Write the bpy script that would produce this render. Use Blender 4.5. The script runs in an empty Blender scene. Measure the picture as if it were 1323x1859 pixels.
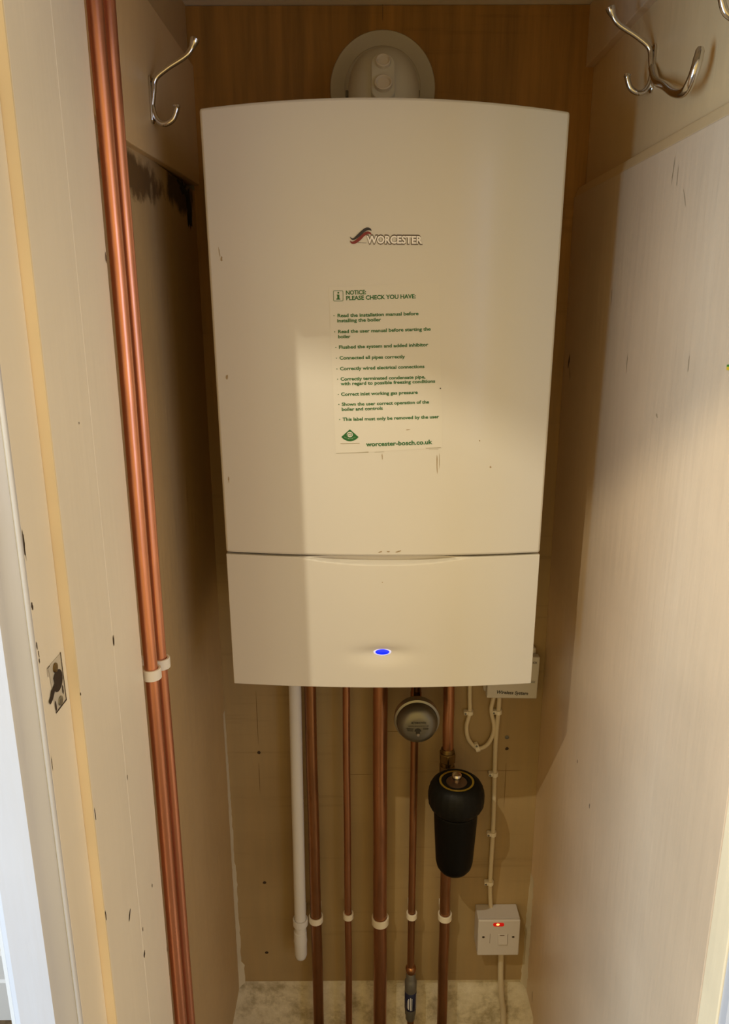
import bpy, bmesh, math, random
from mathutils import Vector, Matrix
random.seed(4)
ZC = 1.70                      # eye height above the hall floor; heights below are written relative to the eye
PI = math.pi
scene = bpy.context.scene
COL = scene.collection

# ------------------------------------------------------------------ camera, world, light, exposure
def look_axes(pit, yaw, roll):
    cy, sy, cp, sp, cr, sr = math.cos(yaw), math.sin(yaw), math.cos(pit), math.sin(pit), math.cos(roll), math.sin(roll)
    f = Vector((sy*cp, cy*cp, -sp)); r = Vector((cy, -sy, 0)); u = r.cross(f)
    return cr*r + sr*u, -sr*r + cr*u, f
cd = bpy.data.cameras.new('camera'); cam = bpy.data.objects.new('camera', cd); COL.objects.link(cam)
r_, u_, f_ = look_axes(0.26040, 0.00260, -0.00384)
M = Matrix((r_, u_, -f_)).transposed().to_4x4(); M.translation = (0, 0, ZC)
cam.matrix_world = M
cd.sensor_fit = 'VERTICAL'; cd.sensor_height = 36.0; cd.lens = 1361.7*36.0/1859.0
cd.clip_start = 0.02; cd.clip_end = 50
scene.camera = cam

world = bpy.data.worlds.new('world'); scene.world = world; world.use_nodes = True
bg = world.node_tree.nodes['Background']
AMBIENT = (0.93, 0.66, 0.25)            # soft warm light of the hall
DAY_LEFT = (15.5, 27.0, 43.0)                 # daylight, low window behind and left of the viewer
DAY_RIGHT = (3.0, 5.0, 10.0)                 # light from the room behind and right of the viewer
BULB = (33.0, 30.0, 23.0)                     # pendant lamp
SHADE_GLOW = (1.0, 0.9, 0.6)              # its lit shade
bg.inputs['Color'].default_value = (*AMBIENT, 1); bg.inputs['Strength'].default_value = 1.0

def area(name, loc, target, sx, sy, rgb):
    power = max(rgb) or 1e-9; color = tuple(c/power for c in rgb)
    l = bpy.data.lights.new(name, 'AREA'); l.shape = 'RECTANGLE'; l.size = sx; l.size_y = sy
    l.energy = power; l.color = color
    o = bpy.data.objects.new(name, l); COL.objects.link(o)
    o.location = Vector(loc) + Vector((0, 0, ZC))
    d = (Vector(target) - Vector(loc)).normalized()
    o.rotation_euler = d.to_track_quat('-Z', 'Y').to_euler()
    return o
# daylight through the low hall window behind and left of the viewer
area('hall_window_daylight', (-1.5, -0.35, -0.65), (0.35, 0.75, -0.8), 0.7, 1.2, DAY_LEFT)
area('room_window_daylight', (1.35, -0.75, -0.15), (-0.25, 0.7, -0.3), 0.9, 1.1, DAY_RIGHT)
LAMP = (-0.456, 0.062, 0.660)

scene.view_settings.view_transform = 'Standard'
scene.view_settings.look = 'None'
scene.view_settings.gamma = 1.0
scene.view_settings.use_curve_mapping = False
scene.view_settings.exposure = 0.0
try:
    scene.cycles.use_denoising = True
    scene.cycles.max_bounces = 8
    scene.cycles.diffuse_bounces = 5
    scene.cycles.sample_clamp_indirect = 4
except Exception:
    pass

# ------------------------------------------------------------------ helpers
def lin(c):
    return tuple((v/12.92 if v <= .04045 else ((v+.055)/1.055)**2.4) for v in [x/255 for x in c])

def new_mat(name):
    m = bpy.data.materials.new(name); m.use_nodes = True
    nt = m.node_tree; b = nt.nodes['Principled BSDF']
    return m, nt, b

def mat_plain(name, rgb, rough=.5, metal=0., emit=None, estr=0., spec=.5):
    m, nt, b = new_mat(name)
    b.inputs['Base Color'].default_value = (*lin(rgb), 1)
    b.inputs['Roughness'].default_value = rough; b.inputs['Metallic'].default_value = metal
    b.inputs['Specular IOR Level'].default_value = spec
    if emit:
        b.inputs['Emission Color'].default_value = (*lin(emit), 1); b.inputs['Emission Strength'].default_value = estr
    return m

def tex_coords(nt, scale=(1, 1, 1)):
    g = nt.nodes.new('ShaderNodeNewGeometry'); mp = nt.nodes.new('ShaderNodeMapping')
    nt.links.new(g.outputs['Position'], mp.inputs['Vector']); mp.inputs['Scale'].default_value = scale
    return mp.outputs['Vector']

def noise(nt, vec, scale, detail=3, rough=.5):
    n = nt.nodes.new('ShaderNodeTexNoise'); nt.links.new(vec, n.inputs['Vector'])
    n.inputs['Scale'].default_value = scale; n.inputs['Detail'].default_value = detail; n.inputs['Roughness'].default_value = rough
    return n.outputs['Fac']

def ramp(nt, fac, stops):
    r = nt.nodes.new('ShaderNodeValToRGB'); nt.links.new(fac, r.inputs['Fac'])
    e = r.color_ramp.elements
    while len(e) < len(stops): e.new(.5)
    for i, (p, c) in enumerate(stops):
        e[i].position = p; e[i].color = (*c, 1)
    return r.outputs['Color']

def mix(nt, fac, a, b, mode='MIX'):
    n = nt.nodes.new('ShaderNodeMix'); n.data_type = 'RGBA'; n.blend_type = mode
    for k, v in (('Factor', fac),):
        if isinstance(v, (int, float)): n.inputs[0].default_value = v
        else: nt.links.new(v, n.inputs[0])
    for idx, v in ((6, a), (7, b)):
        if isinstance(v, tuple): n.inputs[idx].default_value = (*v, 1)
        else: nt.links.new(v, n.inputs[idx])
    return n.outputs[2]

def bump(nt, b, h, strength, dist=.001, prev=None):
    n = nt.nodes.new('ShaderNodeBump'); n.inputs['Strength'].default_value = strength; n.inputs['Distance'].default_value = dist
    nt.links.new(h, n.inputs['Height'])
    if prev is not None: nt.links.new(prev, n.inputs['Normal'])
    nt.links.new(n.outputs['Normal'], b.inputs['Normal'])
    return n.outputs['Normal']

def mat_paint(name, rgb, rough=.42, brush=.5, mott=.06, dark=None):
    """old gloss paint over wood: vertical brush marks, faint blotches"""
    m, nt, b = new_mat(name)
    c = lin(rgb)
    v = tex_coords(nt)
    big = noise(nt, v, 5, 4)
    lo = tuple(x*(1-mott*1.6) for x in c); hi = tuple(min(1, x*(1+mott)) for x in c)
    col = ramp(nt, big, [(.3, lo), (.7, hi)])
    vs = tex_coords(nt, (22, 22, 1.6))
    st = noise(nt, vs, 3.2, 3)
    stc = ramp(nt, st, [(.30, (.972,)*3), (.45, (.993,)*3), (.7, (1.0,)*3)])
    col = mix(nt, .6, col, stc, 'MULTIPLY')
    if dark: col = dark(nt, col)
    nt.links.new(col, b.inputs['Base Color'])
    b.inputs['Roughness'].default_value = rough
    vb = tex_coords(nt, (24, 24, 2.4))
    n1 = bump(nt, b, noise(nt, vb, 3, 4), brush, .0016)
    bump(nt, b, noise(nt, v, 9, 3), brush*.7, .006, n1)
    return m

def stain_mask(nt, centre, radii, thresh=.5, nscale=30):
    """an irregular patch at a fixed place on a thing (old dirt or bare plaster)"""
    g = nt.nodes.new('ShaderNodeNewGeometry')
    s = nt.nodes.new('ShaderNodeVectorMath'); s.operation = 'SUBTRACT'
    nt.links.new(g.outputs['Position'], s.inputs[0]); s.inputs[1].default_value = (centre[0], centre[1], centre[2]+ZC)
    d = nt.nodes.new('ShaderNodeVectorMath'); d.operation = 'DIVIDE'
    nt.links.new(s.outputs[0], d.inputs[0]); d.inputs[1].default_value = radii
    l = nt.nodes.new('ShaderNodeVectorMath'); l.operation = 'LENGTH'; nt.links.new(d.outputs[0], l.inputs[0])
    n = noise(nt, g.outputs['Position'], nscale, 5, .65)
    a = nt.nodes.new('ShaderNodeMath'); a.operation = 'MULTIPLY_ADD'
    nt.links.new(n, a.inputs[0]); a.inputs[1].default_value = 1.6; nt.links.new(l.outputs['Value'], a.inputs[2])
    mr = nt.nodes.new('ShaderNodeMapRange'); nt.links.new(a.outputs[0], mr.inputs['Value'])
    mr.inputs['From Min'].default_value = thresh+1.1; mr.inputs['From Max'].default_value = thresh+1.45
    mr.inputs['To Min'].default_value = 1; mr.inputs['To Max'].default_value = 0
    return mr.outputs[0]

def mat_copper(name, rgb=(205, 122, 82), patina=.5):
    m, nt, b = new_mat(name)
    v = tex_coords(nt, (14, 14, 2.2))
    n = noise(nt, v, 3.5, 5, .6)
    c = lin(rgb)
    col = ramp(nt, n, [(.25, tuple(x*(1-patina*.75) for x in c)), (.5, tuple(x*.86 for x in c)), (.75, tuple(min(1, x*1.12) for x in c))])
    nt.links.new(col, b.inputs['Base Color'])
    b.inputs['Metallic'].default_value = .88
    rr = nt.nodes.new('ShaderNodeMapRange'); nt.links.new(n, rr.inputs['Value'])
    rr.inputs['To Min'].default_value = .44; rr.inputs['To Max'].default_value = .20
    nt.links.new(rr.outputs[0], b.inputs['Roughness'])
    return m

class MB:
    def __init__(s): s.bm = bmesh.new()
    def box(s, x0, x1, y0, y1, z0, z1):
        vs = [s.bm.verts.new((x, y, z)) for x in (x0, x1) for y in (y0, y1) for z in (z0, z1)]
        for f in ((0, 1, 3, 2), (4, 6, 7, 5), (0, 4, 5, 1), (2, 3, 7, 6), (0, 2, 6, 4), (1, 5, 7, 3)):
            s.bm.faces.new([vs[i] for i in f])
        return s
    def grid(s, rows, closed=False):
        V = [[s.bm.verts.new(p) for p in r] for r in rows]
        for i in range(len(V)-1):
            n = len(V[i])
            for j in range(n if closed else n-1):
                s.bm.faces.new((V[i][j], V[i][(j+1) % n], V[i+1][(j+1) % n], V[i+1][j]))
        return V
    def tube(s, pts, rad, seg=20, caps=True):
        pts = [Vector(p) for p in pts]
        if not isinstance(rad, (list, tuple)): rad = [rad]*len(pts)
        rows = []; prev = None
        for i, p in enumerate(pts):
            t = (pts[min(i+1, len(pts)-1)] - pts[max(i-1, 0)]).normalized()
            if prev is None:
                a = Vector((0, 1, 0)) if abs(t.y) < .9 else Vector((1, 0, 0))
                n = (a - t*a.dot(t)).normalized()
            else:
                n = (prev - t*prev.dot(t)).normalized()
            prev = n; bn = t.cross(n)
            rows.append([p + (n*math.cos(2*PI*k/seg) + bn*math.sin(2*PI*k/seg))*rad[i] for k in range(seg)])
        V = s.grid(rows, True)
        if caps:
            s.bm.faces.new(V[0][::-1]); s.bm.faces.new(V[-1])
        return s
    def lathe(s, prof, centre=(0, 0, 0), axis='Z', seg=48):
        """prof: (radius, position along axis)"""
        rows = []
        for r, h in prof:
            r = max(r, 1e-5)
            row = []
            for k in range(seg):
                a, b_ = r*math.cos(2*PI*k/seg), r*math.sin(2*PI*k/seg)
                p = (a, b_, h) if axis == 'Z' else ((a, h, b_) if axis == 'Y' else (h, a, b_))
                row.append((p[0]+centre[0], p[1]+centre[1], p[2]+centre[2]))
            rows.append(row)
        V = s.grid(rows, True)
        s.bm.faces.new(V[0][::-1]); s.bm.faces.new(V[-1])
        return s
    def prism(s, outline, lo, hi, plane='XY'):
        """closed outline extruded from lo to hi along the axis left out of plane"""
        def P(a, b_, h): return {'XY': (a, b_, h), 'XZ': (a, h, b_), 'YZ': (h, a, b_)}[plane]
        A = [s.bm.verts.new(P(a, b_, lo)) for a, b_ in outline]; B = [s.bm.verts.new(P(a, b_, hi)) for a, b_ in outline]
        n = len(A)
        for i in range(n): s.bm.faces.new((A[i], A[(i+1) % n], B[(i+1) % n], B[i]))
        s.bm.faces.new(A[::-1]); s.bm.faces.new(B)
        return s

BASE = {}
def finish(me, smooth, angle=40):
    if smooth:
        for p in me.polygons: p.use_smooth = True
        try: me.set_sharp_from_angle(angle=math.radians(angle))
        except Exception: pass

def obj(name, mb, mat, parent=None, smooth=True, bevel=0., seg=2, angle=40):
    bm = mb.bm if isinstance(mb, MB) else mb
    bmesh.ops.recalc_face_normals(bm, faces=bm.faces)
    if parent is not None: base = BASE[parent.name]
    else:
        xs = [v.co.x for v in bm.verts]; ys = [v.co.y for v in bm.verts]; zs = [v.co.z for v in bm.verts]
        base = Vector(((min(xs)+max(xs))/2, (min(ys)+max(ys))/2, min(zs)))
    for v in bm.verts: v.co -= base
    me = bpy.data.meshes.new(name); bm.to_mesh(me); bm.free()
    finish(me, smooth, angle)
    me.materials.append(mat)
    o = bpy.data.objects.new(name, me); COL.objects.link(o)
    BASE[o.name] = base
    if parent is not None: o.parent = parent
    else: o.location = base + Vector((0, 0, ZC))
    if bevel:
        md = o.modifiers.new('bevel', 'BEVEL'); md.width = bevel; md.segments = seg; md.limit_method = 'ANGLE'; md.angle_limit = math.radians(35)
        md.harden_normals = False
    return o

def thing(name, label, cat, base, group=None):
    o = bpy.data.objects.new(name, None); COL.objects.link(o)
    o.empty_display_size = .05
    o.location = Vector(base) + Vector((0, 0, ZC)); BASE[o.name] = Vector(base)
    return tag(o, label, cat, group)
def tag(o, label, cat, group=None):
    o['label'] = label; o['category'] = cat
    if group: o['group'] = group
    return o
def struct(name, mb, mat, **k):
    o = obj(name, mb, mat, **k); o['kind'] = 'structure'; return o

def catmull(pts, n=8):
    P = [Vector(p) for p in pts]; P = [2*P[0]-P[1]] + P + [2*P[-1]-P[-2]]
    out = []
    for i in range(1, len(P)-2):
        for k in range(n):
            t = k/n
            out.append(.5*((2*P[i]) + (-P[i-1]+P[i+1])*t + (2*P[i-1]-5*P[i]+4*P[i+1]-P[i+2])*t*t + (-P[i-1]+3*P[i]-3*P[i+1]+P[i+2])*t**3))
    out.append(P[-2]); return out

def text_shape(body, bold=0., res=3, space=1.0):
    """outline letters as a flat list of verts and faces"""
    cu = bpy.data.curves.new('lettering', 'FONT'); cu.body = body; cu.size = 1; cu.resolution_u = res
    cu.offset = bold; cu.space_character = space; cu.fill_mode = 'FRONT'
    o = bpy.data.objects.new('lettering', cu); COL.objects.link(o)
    bpy.context.view_layer.update()
    dg = bpy.context.evaluated_depsgraph_get(); oe = o.evaluated_get(dg); me = oe.to_mesh()
    vs = [(v.co.x, v.co.y) for v in me.vertices]; fs = [tuple(p.vertices) for p in me.polygons]
    oe.to_mesh_clear(); bpy.data.objects.remove(o); bpy.data.curves.remove(cu)
    return vs, fs
def add_text(mb, body, a, b_, cap, place, bold=0., lift=.0004, shear=0.):
    """write body from point a to point b_ (drawing coordinates) with capital height cap; place maps (u, v) to 3D"""
    vs, fs = text_shape(body, bold)
    x0 = min(v[0] for v in vs); x1 = max(v[0] for v in vs)
    du, dv = b_[0]-a[0], b_[1]-a[1]; w = math.hypot(du, dv); ux, uy = du/w, dv/w
    sx = w/(x1-x0); sy = cap/.69
    V = []
    for x, y in vs:
        p = (x-x0)*sx + shear*y*sy; q = y*sy
        V.append(mb.bm.verts.new(place(a[0]+ux*p-uy*q, a[1]+uy*p+ux*q, lift)))
    for f in fs:
        try: mb.bm.faces.new([V[i] for i in f])
        except ValueError: pass
def add_poly(mb, pts, place, lift=.0004):
    mb.bm.faces.new([mb.bm.verts.new(place(u, v, lift)) for u, v in pts])
def add_strip(mb, up, lo, place, lift=.0004):
    A = [mb.bm.verts.new(place(u, v, lift)) for u, v in up]; B = [mb.bm.verts.new(place(u, v, lift)) for u, v in lo]
    for i in range(len(A)-1): mb.bm.faces.new((A[i], A[i+1], B[i+1], B[i]))
def blob(cx, cy, rx, ry, n=14, jag=.25, rot=0):
    out = []
    for k in range(n):
        a = 2*PI*k/n; r = 1+random.uniform(-jag, jag)
        x, y = rx*r*math.cos(a), ry*r*math.sin(a)
        out.append((cx+x*math.cos(rot)-y*math.sin(rot), cy+x*math.sin(rot)+y*math.cos(rot)))
    return out

# ------------------------------------------------------------------ materials
CREAM = (214, 204, 180)
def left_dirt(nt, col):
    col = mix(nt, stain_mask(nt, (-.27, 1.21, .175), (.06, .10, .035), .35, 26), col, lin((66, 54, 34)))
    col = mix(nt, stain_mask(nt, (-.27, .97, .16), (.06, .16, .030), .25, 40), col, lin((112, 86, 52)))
    return col
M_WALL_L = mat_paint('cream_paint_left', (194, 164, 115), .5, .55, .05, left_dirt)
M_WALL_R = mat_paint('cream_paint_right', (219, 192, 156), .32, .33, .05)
M_RAIL = mat_paint('hook_rail_paint', (222, 190, 138), .4, .35, .05)
M_FRAME = mat_paint('frame_paint', (241, 231, 208), .4, .25, .03)
M_STOP = mat_paint('yellowed_paint', (246, 226, 184), .4, .3, .06)
M_ARCH = mat_paint('architrave_paint', (198, 198, 198), .35, .25, .03)
M_CHIP = mat_plain('bare_dark_wood', (58, 42, 26), .8)
M_DIRT = mat_plain('dirt_mark', (166, 144, 110), .8)
M_CEIL = mat_paint('ceiling_paint', (244, 234, 214), .6, .2, .03)
M_CAULK = mat_plain('white_caulk', (212, 200, 172), .6)

def mat_board():
    m, nt, b = new_mat('plywood')
    v1 = tex_coords(nt, (16, 1, 1.1)); v2 = tex_coords(nt, (1.0, 1, 20)); v = tex_coords(nt)
    g1 = noise(nt, v1, 3.2, 5, .62); g2 = noise(nt, v2, 2.2, 5, .65); big = noise(nt, v, 3.0, 3)
    c = ramp(nt, g1, [(.25, lin((140, 102, 44))), (.75, lin((190, 138, 62)))])
    c2 = ramp(nt, g2, [(.28, (.68, .66, .62)), (.42, (.95, .95, .95)), (.8, (1, 1, 1))])
    c = mix(nt, .75, c, c2, 'MULTIPLY')
    # paler, greyer colour blended in towards the lower half
    g = nt.nodes.new('ShaderNodeNewGeometry'); sp = nt.nodes.new('ShaderNodeSeparateXYZ'); nt.links.new(g.outputs['Position'], sp.inputs[0])
    mr = nt.nodes.new('ShaderNodeMapRange'); nt.links.new(sp.outputs['Z'], mr.inputs['Value'])
    mr.inputs['From Min'].default_value = 1.2; mr.inputs['From Max'].default_value = 1.8; mr.inputs['To Min'].default_value = 1; mr.inputs['To Max'].default_value = 0
    pale = ramp(nt, big, [(.3, lin((152, 134, 98))), (.7, lin((178, 159, 120)))])
    pale = mix(nt, .7, pale, c2, 'MULTIPLY')
    f = nt.nodes.new('ShaderNodeMath'); f.operation = 'MULTIPLY'; nt.links.new(mr.outputs[0], f.inputs[0]); f.inputs[1].default_value = .75
    c = mix(nt, f.outputs[0], c, pale)
    nt.links.new(c, b.inputs['Base Color']); b.inputs['Roughness'].default_value = .6
    bump(nt, b, g1, .15, .001)
    return m
M_BOARD = mat_board()
def mat_plaster():
    m, nt, b = new_mat('rough_plaster'); v = tex_coords(nt)
    n = noise(nt, v, 14, 6, .7); n2 = noise(nt, v, 60, 4, .7)
    c = ramp(nt, n, [(.35, lin((176, 162, 130))), (.5, lin((228, 218, 192))), (.7, lin((244, 236, 216)))])
    c = mix(nt, .5, c, ramp(nt, n2, [(.3, (.75, .73, .68)), (.6, (1, 1, 1))]), 'MULTIPLY')
    nt.links.new(c, b.inputs['Base Color']); b.inputs['Roughness'].default_value = .9
    bump(nt, b, n, .6, .006); return m
M_PLASTER = mat_plaster()
def mat_floor():
    m, nt, b = new_mat('hall_floor'); v = tex_coords(nt); n = noise(nt, v, 40, 5, .7)
    nt.links.new(ramp(nt, n, [(.3, lin((64, 50, 34))), (.7, lin((122, 104, 78)))]), b.inputs['Base Color'])
    b.inputs['Roughness'].default_value = .9; bump(nt, b, n, .5, .004); return m
M_FLOOR = mat_floor()
M_HALL = mat_paint('hall_wall_paint', (214, 212, 206), .6, .2, .03)
M_SKIRT = mat_paint('skirting_paint', (212, 212, 208), .4, .1, .02)

def mat_case():
    m, nt, b = new_mat('boiler_enamel'); v = tex_coords(nt)
    n = noise(nt, v, 3, 3)
    c = ramp(nt, n, [(.3, lin((213, 207, 194))), (.7, lin((218, 212, 199)))])
    nt.links.new(c, b.inputs['Base Color'])
    b.inputs['Roughness'].default_value = .30; b.inputs['Coat Weight'].default_value = .15; b.inputs['Coat Roughness'].default_value = .12
    bump(nt, b, noise(nt, v, 420, 2), .05, .0003); return m
M_CASE = mat_case()
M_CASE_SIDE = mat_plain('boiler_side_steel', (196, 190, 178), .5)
M_FILM = mat_plain('label_film', (218, 212, 198), .28)
M_GREEN = mat_plain('green_print', (24, 98, 40), .5)
M_NAVY = mat_plain('navy_print', (34, 26, 42), .4)
M_RED = mat_plain('red_print', (128, 28, 36), .4)
M_LOGOWHITE = mat_plain('raised_letter_shine', (252, 246, 238), .25, 0)  # near-white base colour stands in for chrome letters reflecting the lamp
M_LOGODARK = mat_plain('dark_letter_edge', (96, 82, 66), .5)
M_GREY = mat_plain('grey_line', (120, 116, 108), .5)
M_BLUE = mat_plain('blue_status_light', (10, 30, 200), .3, 0, (8, 40, 255), 1.0)
M_HALO = mat_plain('light_rim', (225, 225, 245), .3, 0, (190, 195, 255), .45)
M_BLACK = mat_plain('black_ink', (30, 26, 22), .6)
M_COPPER = mat_copper('copper_pipe', (192, 136, 98), .6)
M_COPPER_D = mat_copper('tarnished_copper', (172, 122, 82), .65)
M_COPPER_B = mat_copper('bright_copper', (232, 158, 122), .35)
M_BRASS = mat_plain('dull_brass', (120, 98, 58), .35, .9)
M_CLIP = mat_plain('white_clip_plastic', (236, 228, 210), .4)
M_PVC = mat_plain('white_waste_pipe', (224, 222, 220), .4)
M_CABLE = mat_plain('white_cable', (214, 200, 172), .5)
M_CHROME = mat_plain('chrome', (214, 208, 198), .16, 1.)
M_ZINC = mat_plain('cast_zinc', (128, 124, 112), .38, .85)
M_ZINC2 = mat_plain('rim_zinc', (150, 146, 132), .38, .85)
M_RUBBER = mat_plain('black_filter_plastic', (9, 8, 5), .5, spec=.14)
M_RUBBER2 = mat_plain('black_filter_cap', (14, 13, 9), .55, spec=.2)
M_GOLD = mat_plain('gold_band', (168, 140, 48), .4, .5)
M_FLUE = mat_plain('flue_plastic', (212, 208, 194), .45)
M_FLUE2 = mat_plain('flue_cap_plastic', (218, 208, 192), .4)
M_FLANGE = mat_plain('flue_flange_rubber', (206, 200, 186), .55)
M_SWITCH = mat_plain('switch_plastic', (206, 200, 196), .35)
M_NEON = mat_plain('neon_red_lens', (150, 10, 6), .2, 0, (255, 22, 6), .35)
M_NEONHOT = mat_plain('neon_glow', (255, 120, 60), .3, 0, (255, 150, 80), 3.0)
M_RECEIVER = mat_plain('receiver_plastic', (206, 202, 196), .4)
M_STEELGREY = mat_plain('grey_valve_body', (128, 126, 120), .4, .6)
M_TAPE = mat_plain('dark_blue_tape', (28, 34, 66), .35)
M_WHITEINK = mat_plain('white_ink', (225, 225, 228), .4)
M_YELLOW = mat_plain('yellow_sticker', (226, 190, 40), .5)
M_LGREEN = mat_plain('sticker_green', (60, 130, 40), .5)

# ------------------------------------------------------------------ the setting
XL, XR, YK = -.2713, .3477, 1.3158
ZT, ZB = .4570, -1.4068
struct('floor', MB().box(-2.2, 1.7, -1.7, 1.56, -1.76, -1.70), M_FLOOR, smooth=False)
struct('ceiling', MB().box(-.31, .42, .70, 1.36, ZT, ZT+.04), M_CEIL, smooth=False)
struct('wall_back', MB().box(-.31, .42, 1.328, 1.36, -1.70, ZT), M_PLASTER, smooth=False)
# left lining panel, and the wall it is fixed to showing below its bottom edge
wl = MB().box(-.311, XL, .7783, 1.328, -1.412, .192).box(-.311, -.2695, .7783, 1.328, .374, ZT).box(-.311, -.300, .7783, 1.328, -1.70, -1.412)
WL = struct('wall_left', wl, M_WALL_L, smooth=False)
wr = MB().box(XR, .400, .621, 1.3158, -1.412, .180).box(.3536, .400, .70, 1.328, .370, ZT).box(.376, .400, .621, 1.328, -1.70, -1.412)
WR = struct('wall_right', wr, M_WALL_R, smooth=False, bevel=.0015)
# hook rails
struct('trim_1', MB().prism([(.7783, .190), (.9389, .187), (1.15, .195), (1.3158, .200), (1.3158, .374), (.7783, .374)], -.311, -.2620, 'YZ'), M_RAIL, smooth=False, bevel=.0015)
rr = MB().prism([(.621, .1935), (1.07, .1945), (1.3158, .197), (1.3158, .370), (.621, .46)], .3655, .400, 'YZ')
rr.prism([(.3492, .180), (.3545, .1945), (.372, .1945), (.372, .180)], .621, 1.3158, 'XZ')
struct('trim_2', rr, M_RAIL, smooth=False, bevel=.001)
# door frame: lining, yellowed stop edge, rebate
JL = struct('trim_3', MB().box(-.311, -.2500, .6, .6925, -1.70, .42).box(-.311, -.2504, .6930, .7783, -1.70, .46), M_FRAME, bevel=.0012, smooth=False)
st = obj('stop_edge', MB().box(-.290, -.2501, .5985, .601, -1.70, .42), M_STOP, JL, smooth=False); st['label'] = 'yellowed front edge of the door stop'
RB = struct('trim_4', MB().box(-.311, -.2585, .545, .5985, -1.70, .42), M_FRAME, bevel=.002, smooth=False)
bead = obj('bead', MB().tube([(-.2605, .5445, -1.70), (-.2600, .5445, .42)], .0022, 10), M_ARCH, RB)
# architrave with moulded profile, long vertical
AP = [(-.2625, .556), (-.2605, .5455), (-.2640, .5425), (-.2690, .5385), (-.2725, .5335), (-.2738, .5300), (-.2752, .5283), (-.3050, .5265), (-.3100, .5285), (-.3128, .5325), (-.3134, .560)]
struct('trim_5', MB().prism(AP, -1.70, .50, 'XY'), M_ARCH, angle=25)
struct('wall_front_left', MB().box(-.330, -.3115, .556, 1.36, -1.70, 1.0).box(-.33, .42, .545, .70, .42, 1.0), M_HALL, smooth=False)
struct('trim_6', MB().box(-.2585, .3477, .53, .70, .30, .42), M_FRAME, smooth=False, bevel=.002)
# right side of the opening
JR = struct('trim_7', MB().box(.3479, .400, .587, .6205, -1.70, .46), M_STOP, smooth=False, bevel=.0012)
struct('trim_8', MB().prism([(.3500, .5868), (.3500, .575), (.358, .5695), (.405, .5675), (.412, .572), (.412, .5868)], -1.70, .50, 'XY'), M_ARCH, angle=25)
struct('wall_front_right', MB().box(.401, 1.7, .587, .66, -1.70, 1.0), M_HALL, smooth=False)
# wall and skirting of the room beyond, left of the cupboard
struct('wall_far', MB().box(-2.2, -.331, 1.50, 1.56, -1.70, 1.0), M_HALL, smooth=False)
struct('baseboard_far', MB().prism([(1.50, -1.700), (1.482, -1.700), (1.482, -1.585), (1.486, -1.578), (1.486, -1.508), (1.493, -1.500), (1.50, -1.500)], -2.2, -.331, 'YZ'), M_SKIRT, smooth=False)

# paint chips, dents and scrapes with shapes of their own
def on_x(X, sgn):
    return lambda u, v, lift: (X + sgn*lift, u, v)
def on_y(Y): return lambda u, v, lift: (u, Y-lift, v)
mb = MB()
for y, z, ry, rz, rot in ((.6938, -.3165, .0016, .0065, -.1), (.6618, -.6196, .0018, .0055, -.7), (.6607, -.0936, .0007, .0010, 0), (.6945, -.704, .0016, .004, -.3),
                     (.697, -.6715, .0008, .003, 0), (.695, -.4742, .0007, .003, 0), (.7739, .0523, .0010, .005, 0), (.7416, -.6522, .0010, .002, 0), (.7765, -.7793, .0008, .004, 0),
                     (.6010, -.562, .0008, .006, 0), (.6035, -.74, .0008, .003, 0), (.6, -.325, .0007, .0015, 0), (.6025, -.45, .0007, .006, 0), (.6938, .30, .0005, .003, 0)):
    add_poly(mb, blob(y, z, ry, rz, 12, .3, rot), on_x(-.2500, 1), .0003)
obj('paint_chips', mb, M_CHIP, JL, smooth=False)['kind'] = 'stuff'
mb = MB()
for y, z, ry, rz, rot in ((.5475, -.170, .0010, .013, 0), (.5480, -.2212, .0012, .003, 0), (.5475, -.254, .0007, .004, 0), (.549, -.262, .0006, .003, 0), (.5485, -.268, .0007, .002, 0), (.5480, -.36, .0005, .006, 0)):
    add_poly(mb, blob(y, z, ry, rz, 12, .35, rot), on_x(-.2585, 1), .0003)
obj('paint_chips', mb, M_CHIP, RB, smooth=False)['kind'] = 'stuff'
mb = MB()
for y, z, ry, rz, rot in ((1.0738, -.7075, .0012, .003, 0), (.9993, -.7367, .001, .004, 0), (1.2804, -.0802, .003, .013, .3), (1.270, -.10, .001, .012, -.4), (1.2452, -1.3734, .001, .012, -.1)):
    add_poly(mb, blob(y, z, ry, rz, 12, .3, rot), on_x(XR, -1), .0003)
obj('paint_chips', mb, M_CHIP, WR, smooth=False)['kind'] = 'stuff'
mb = MB()
for y, z, ry, rz, rot in ((.9998, -.0665, .0012, .011, 0), (.8836, -.1196, .0035, .0015, .5), (.8108, -.0541, .001, .007, 0), (.9039, .1509, .0012, .012, .1), (.89, .142, .0008, .012, 0), (1.0841, .0185, .0008, .01, 0), (.865, .118, .0008, .01, -.5)):
    add_poly(mb, blob(y, z, ry, rz, 12, .35, rot), on_x(XR, -1), .0003)
obj('scuff_marks', mb, M_DIRT, WR, smooth=False)['kind'] = 'stuff'
mb = MB()
add_poly(mb, blob(1.232, .183, .030, .009, 18, .45, -.12), on_x(XL, 1), .0004)
add_poly(mb, blob(1.265, .155, .016, .028, 18, .35, 0), on_x(XL, 1), .0004)
obj('broken_plaster_hole', mb, mat_plain('hole_dark', (22, 17, 11), .9), WL, smooth=False)
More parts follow.
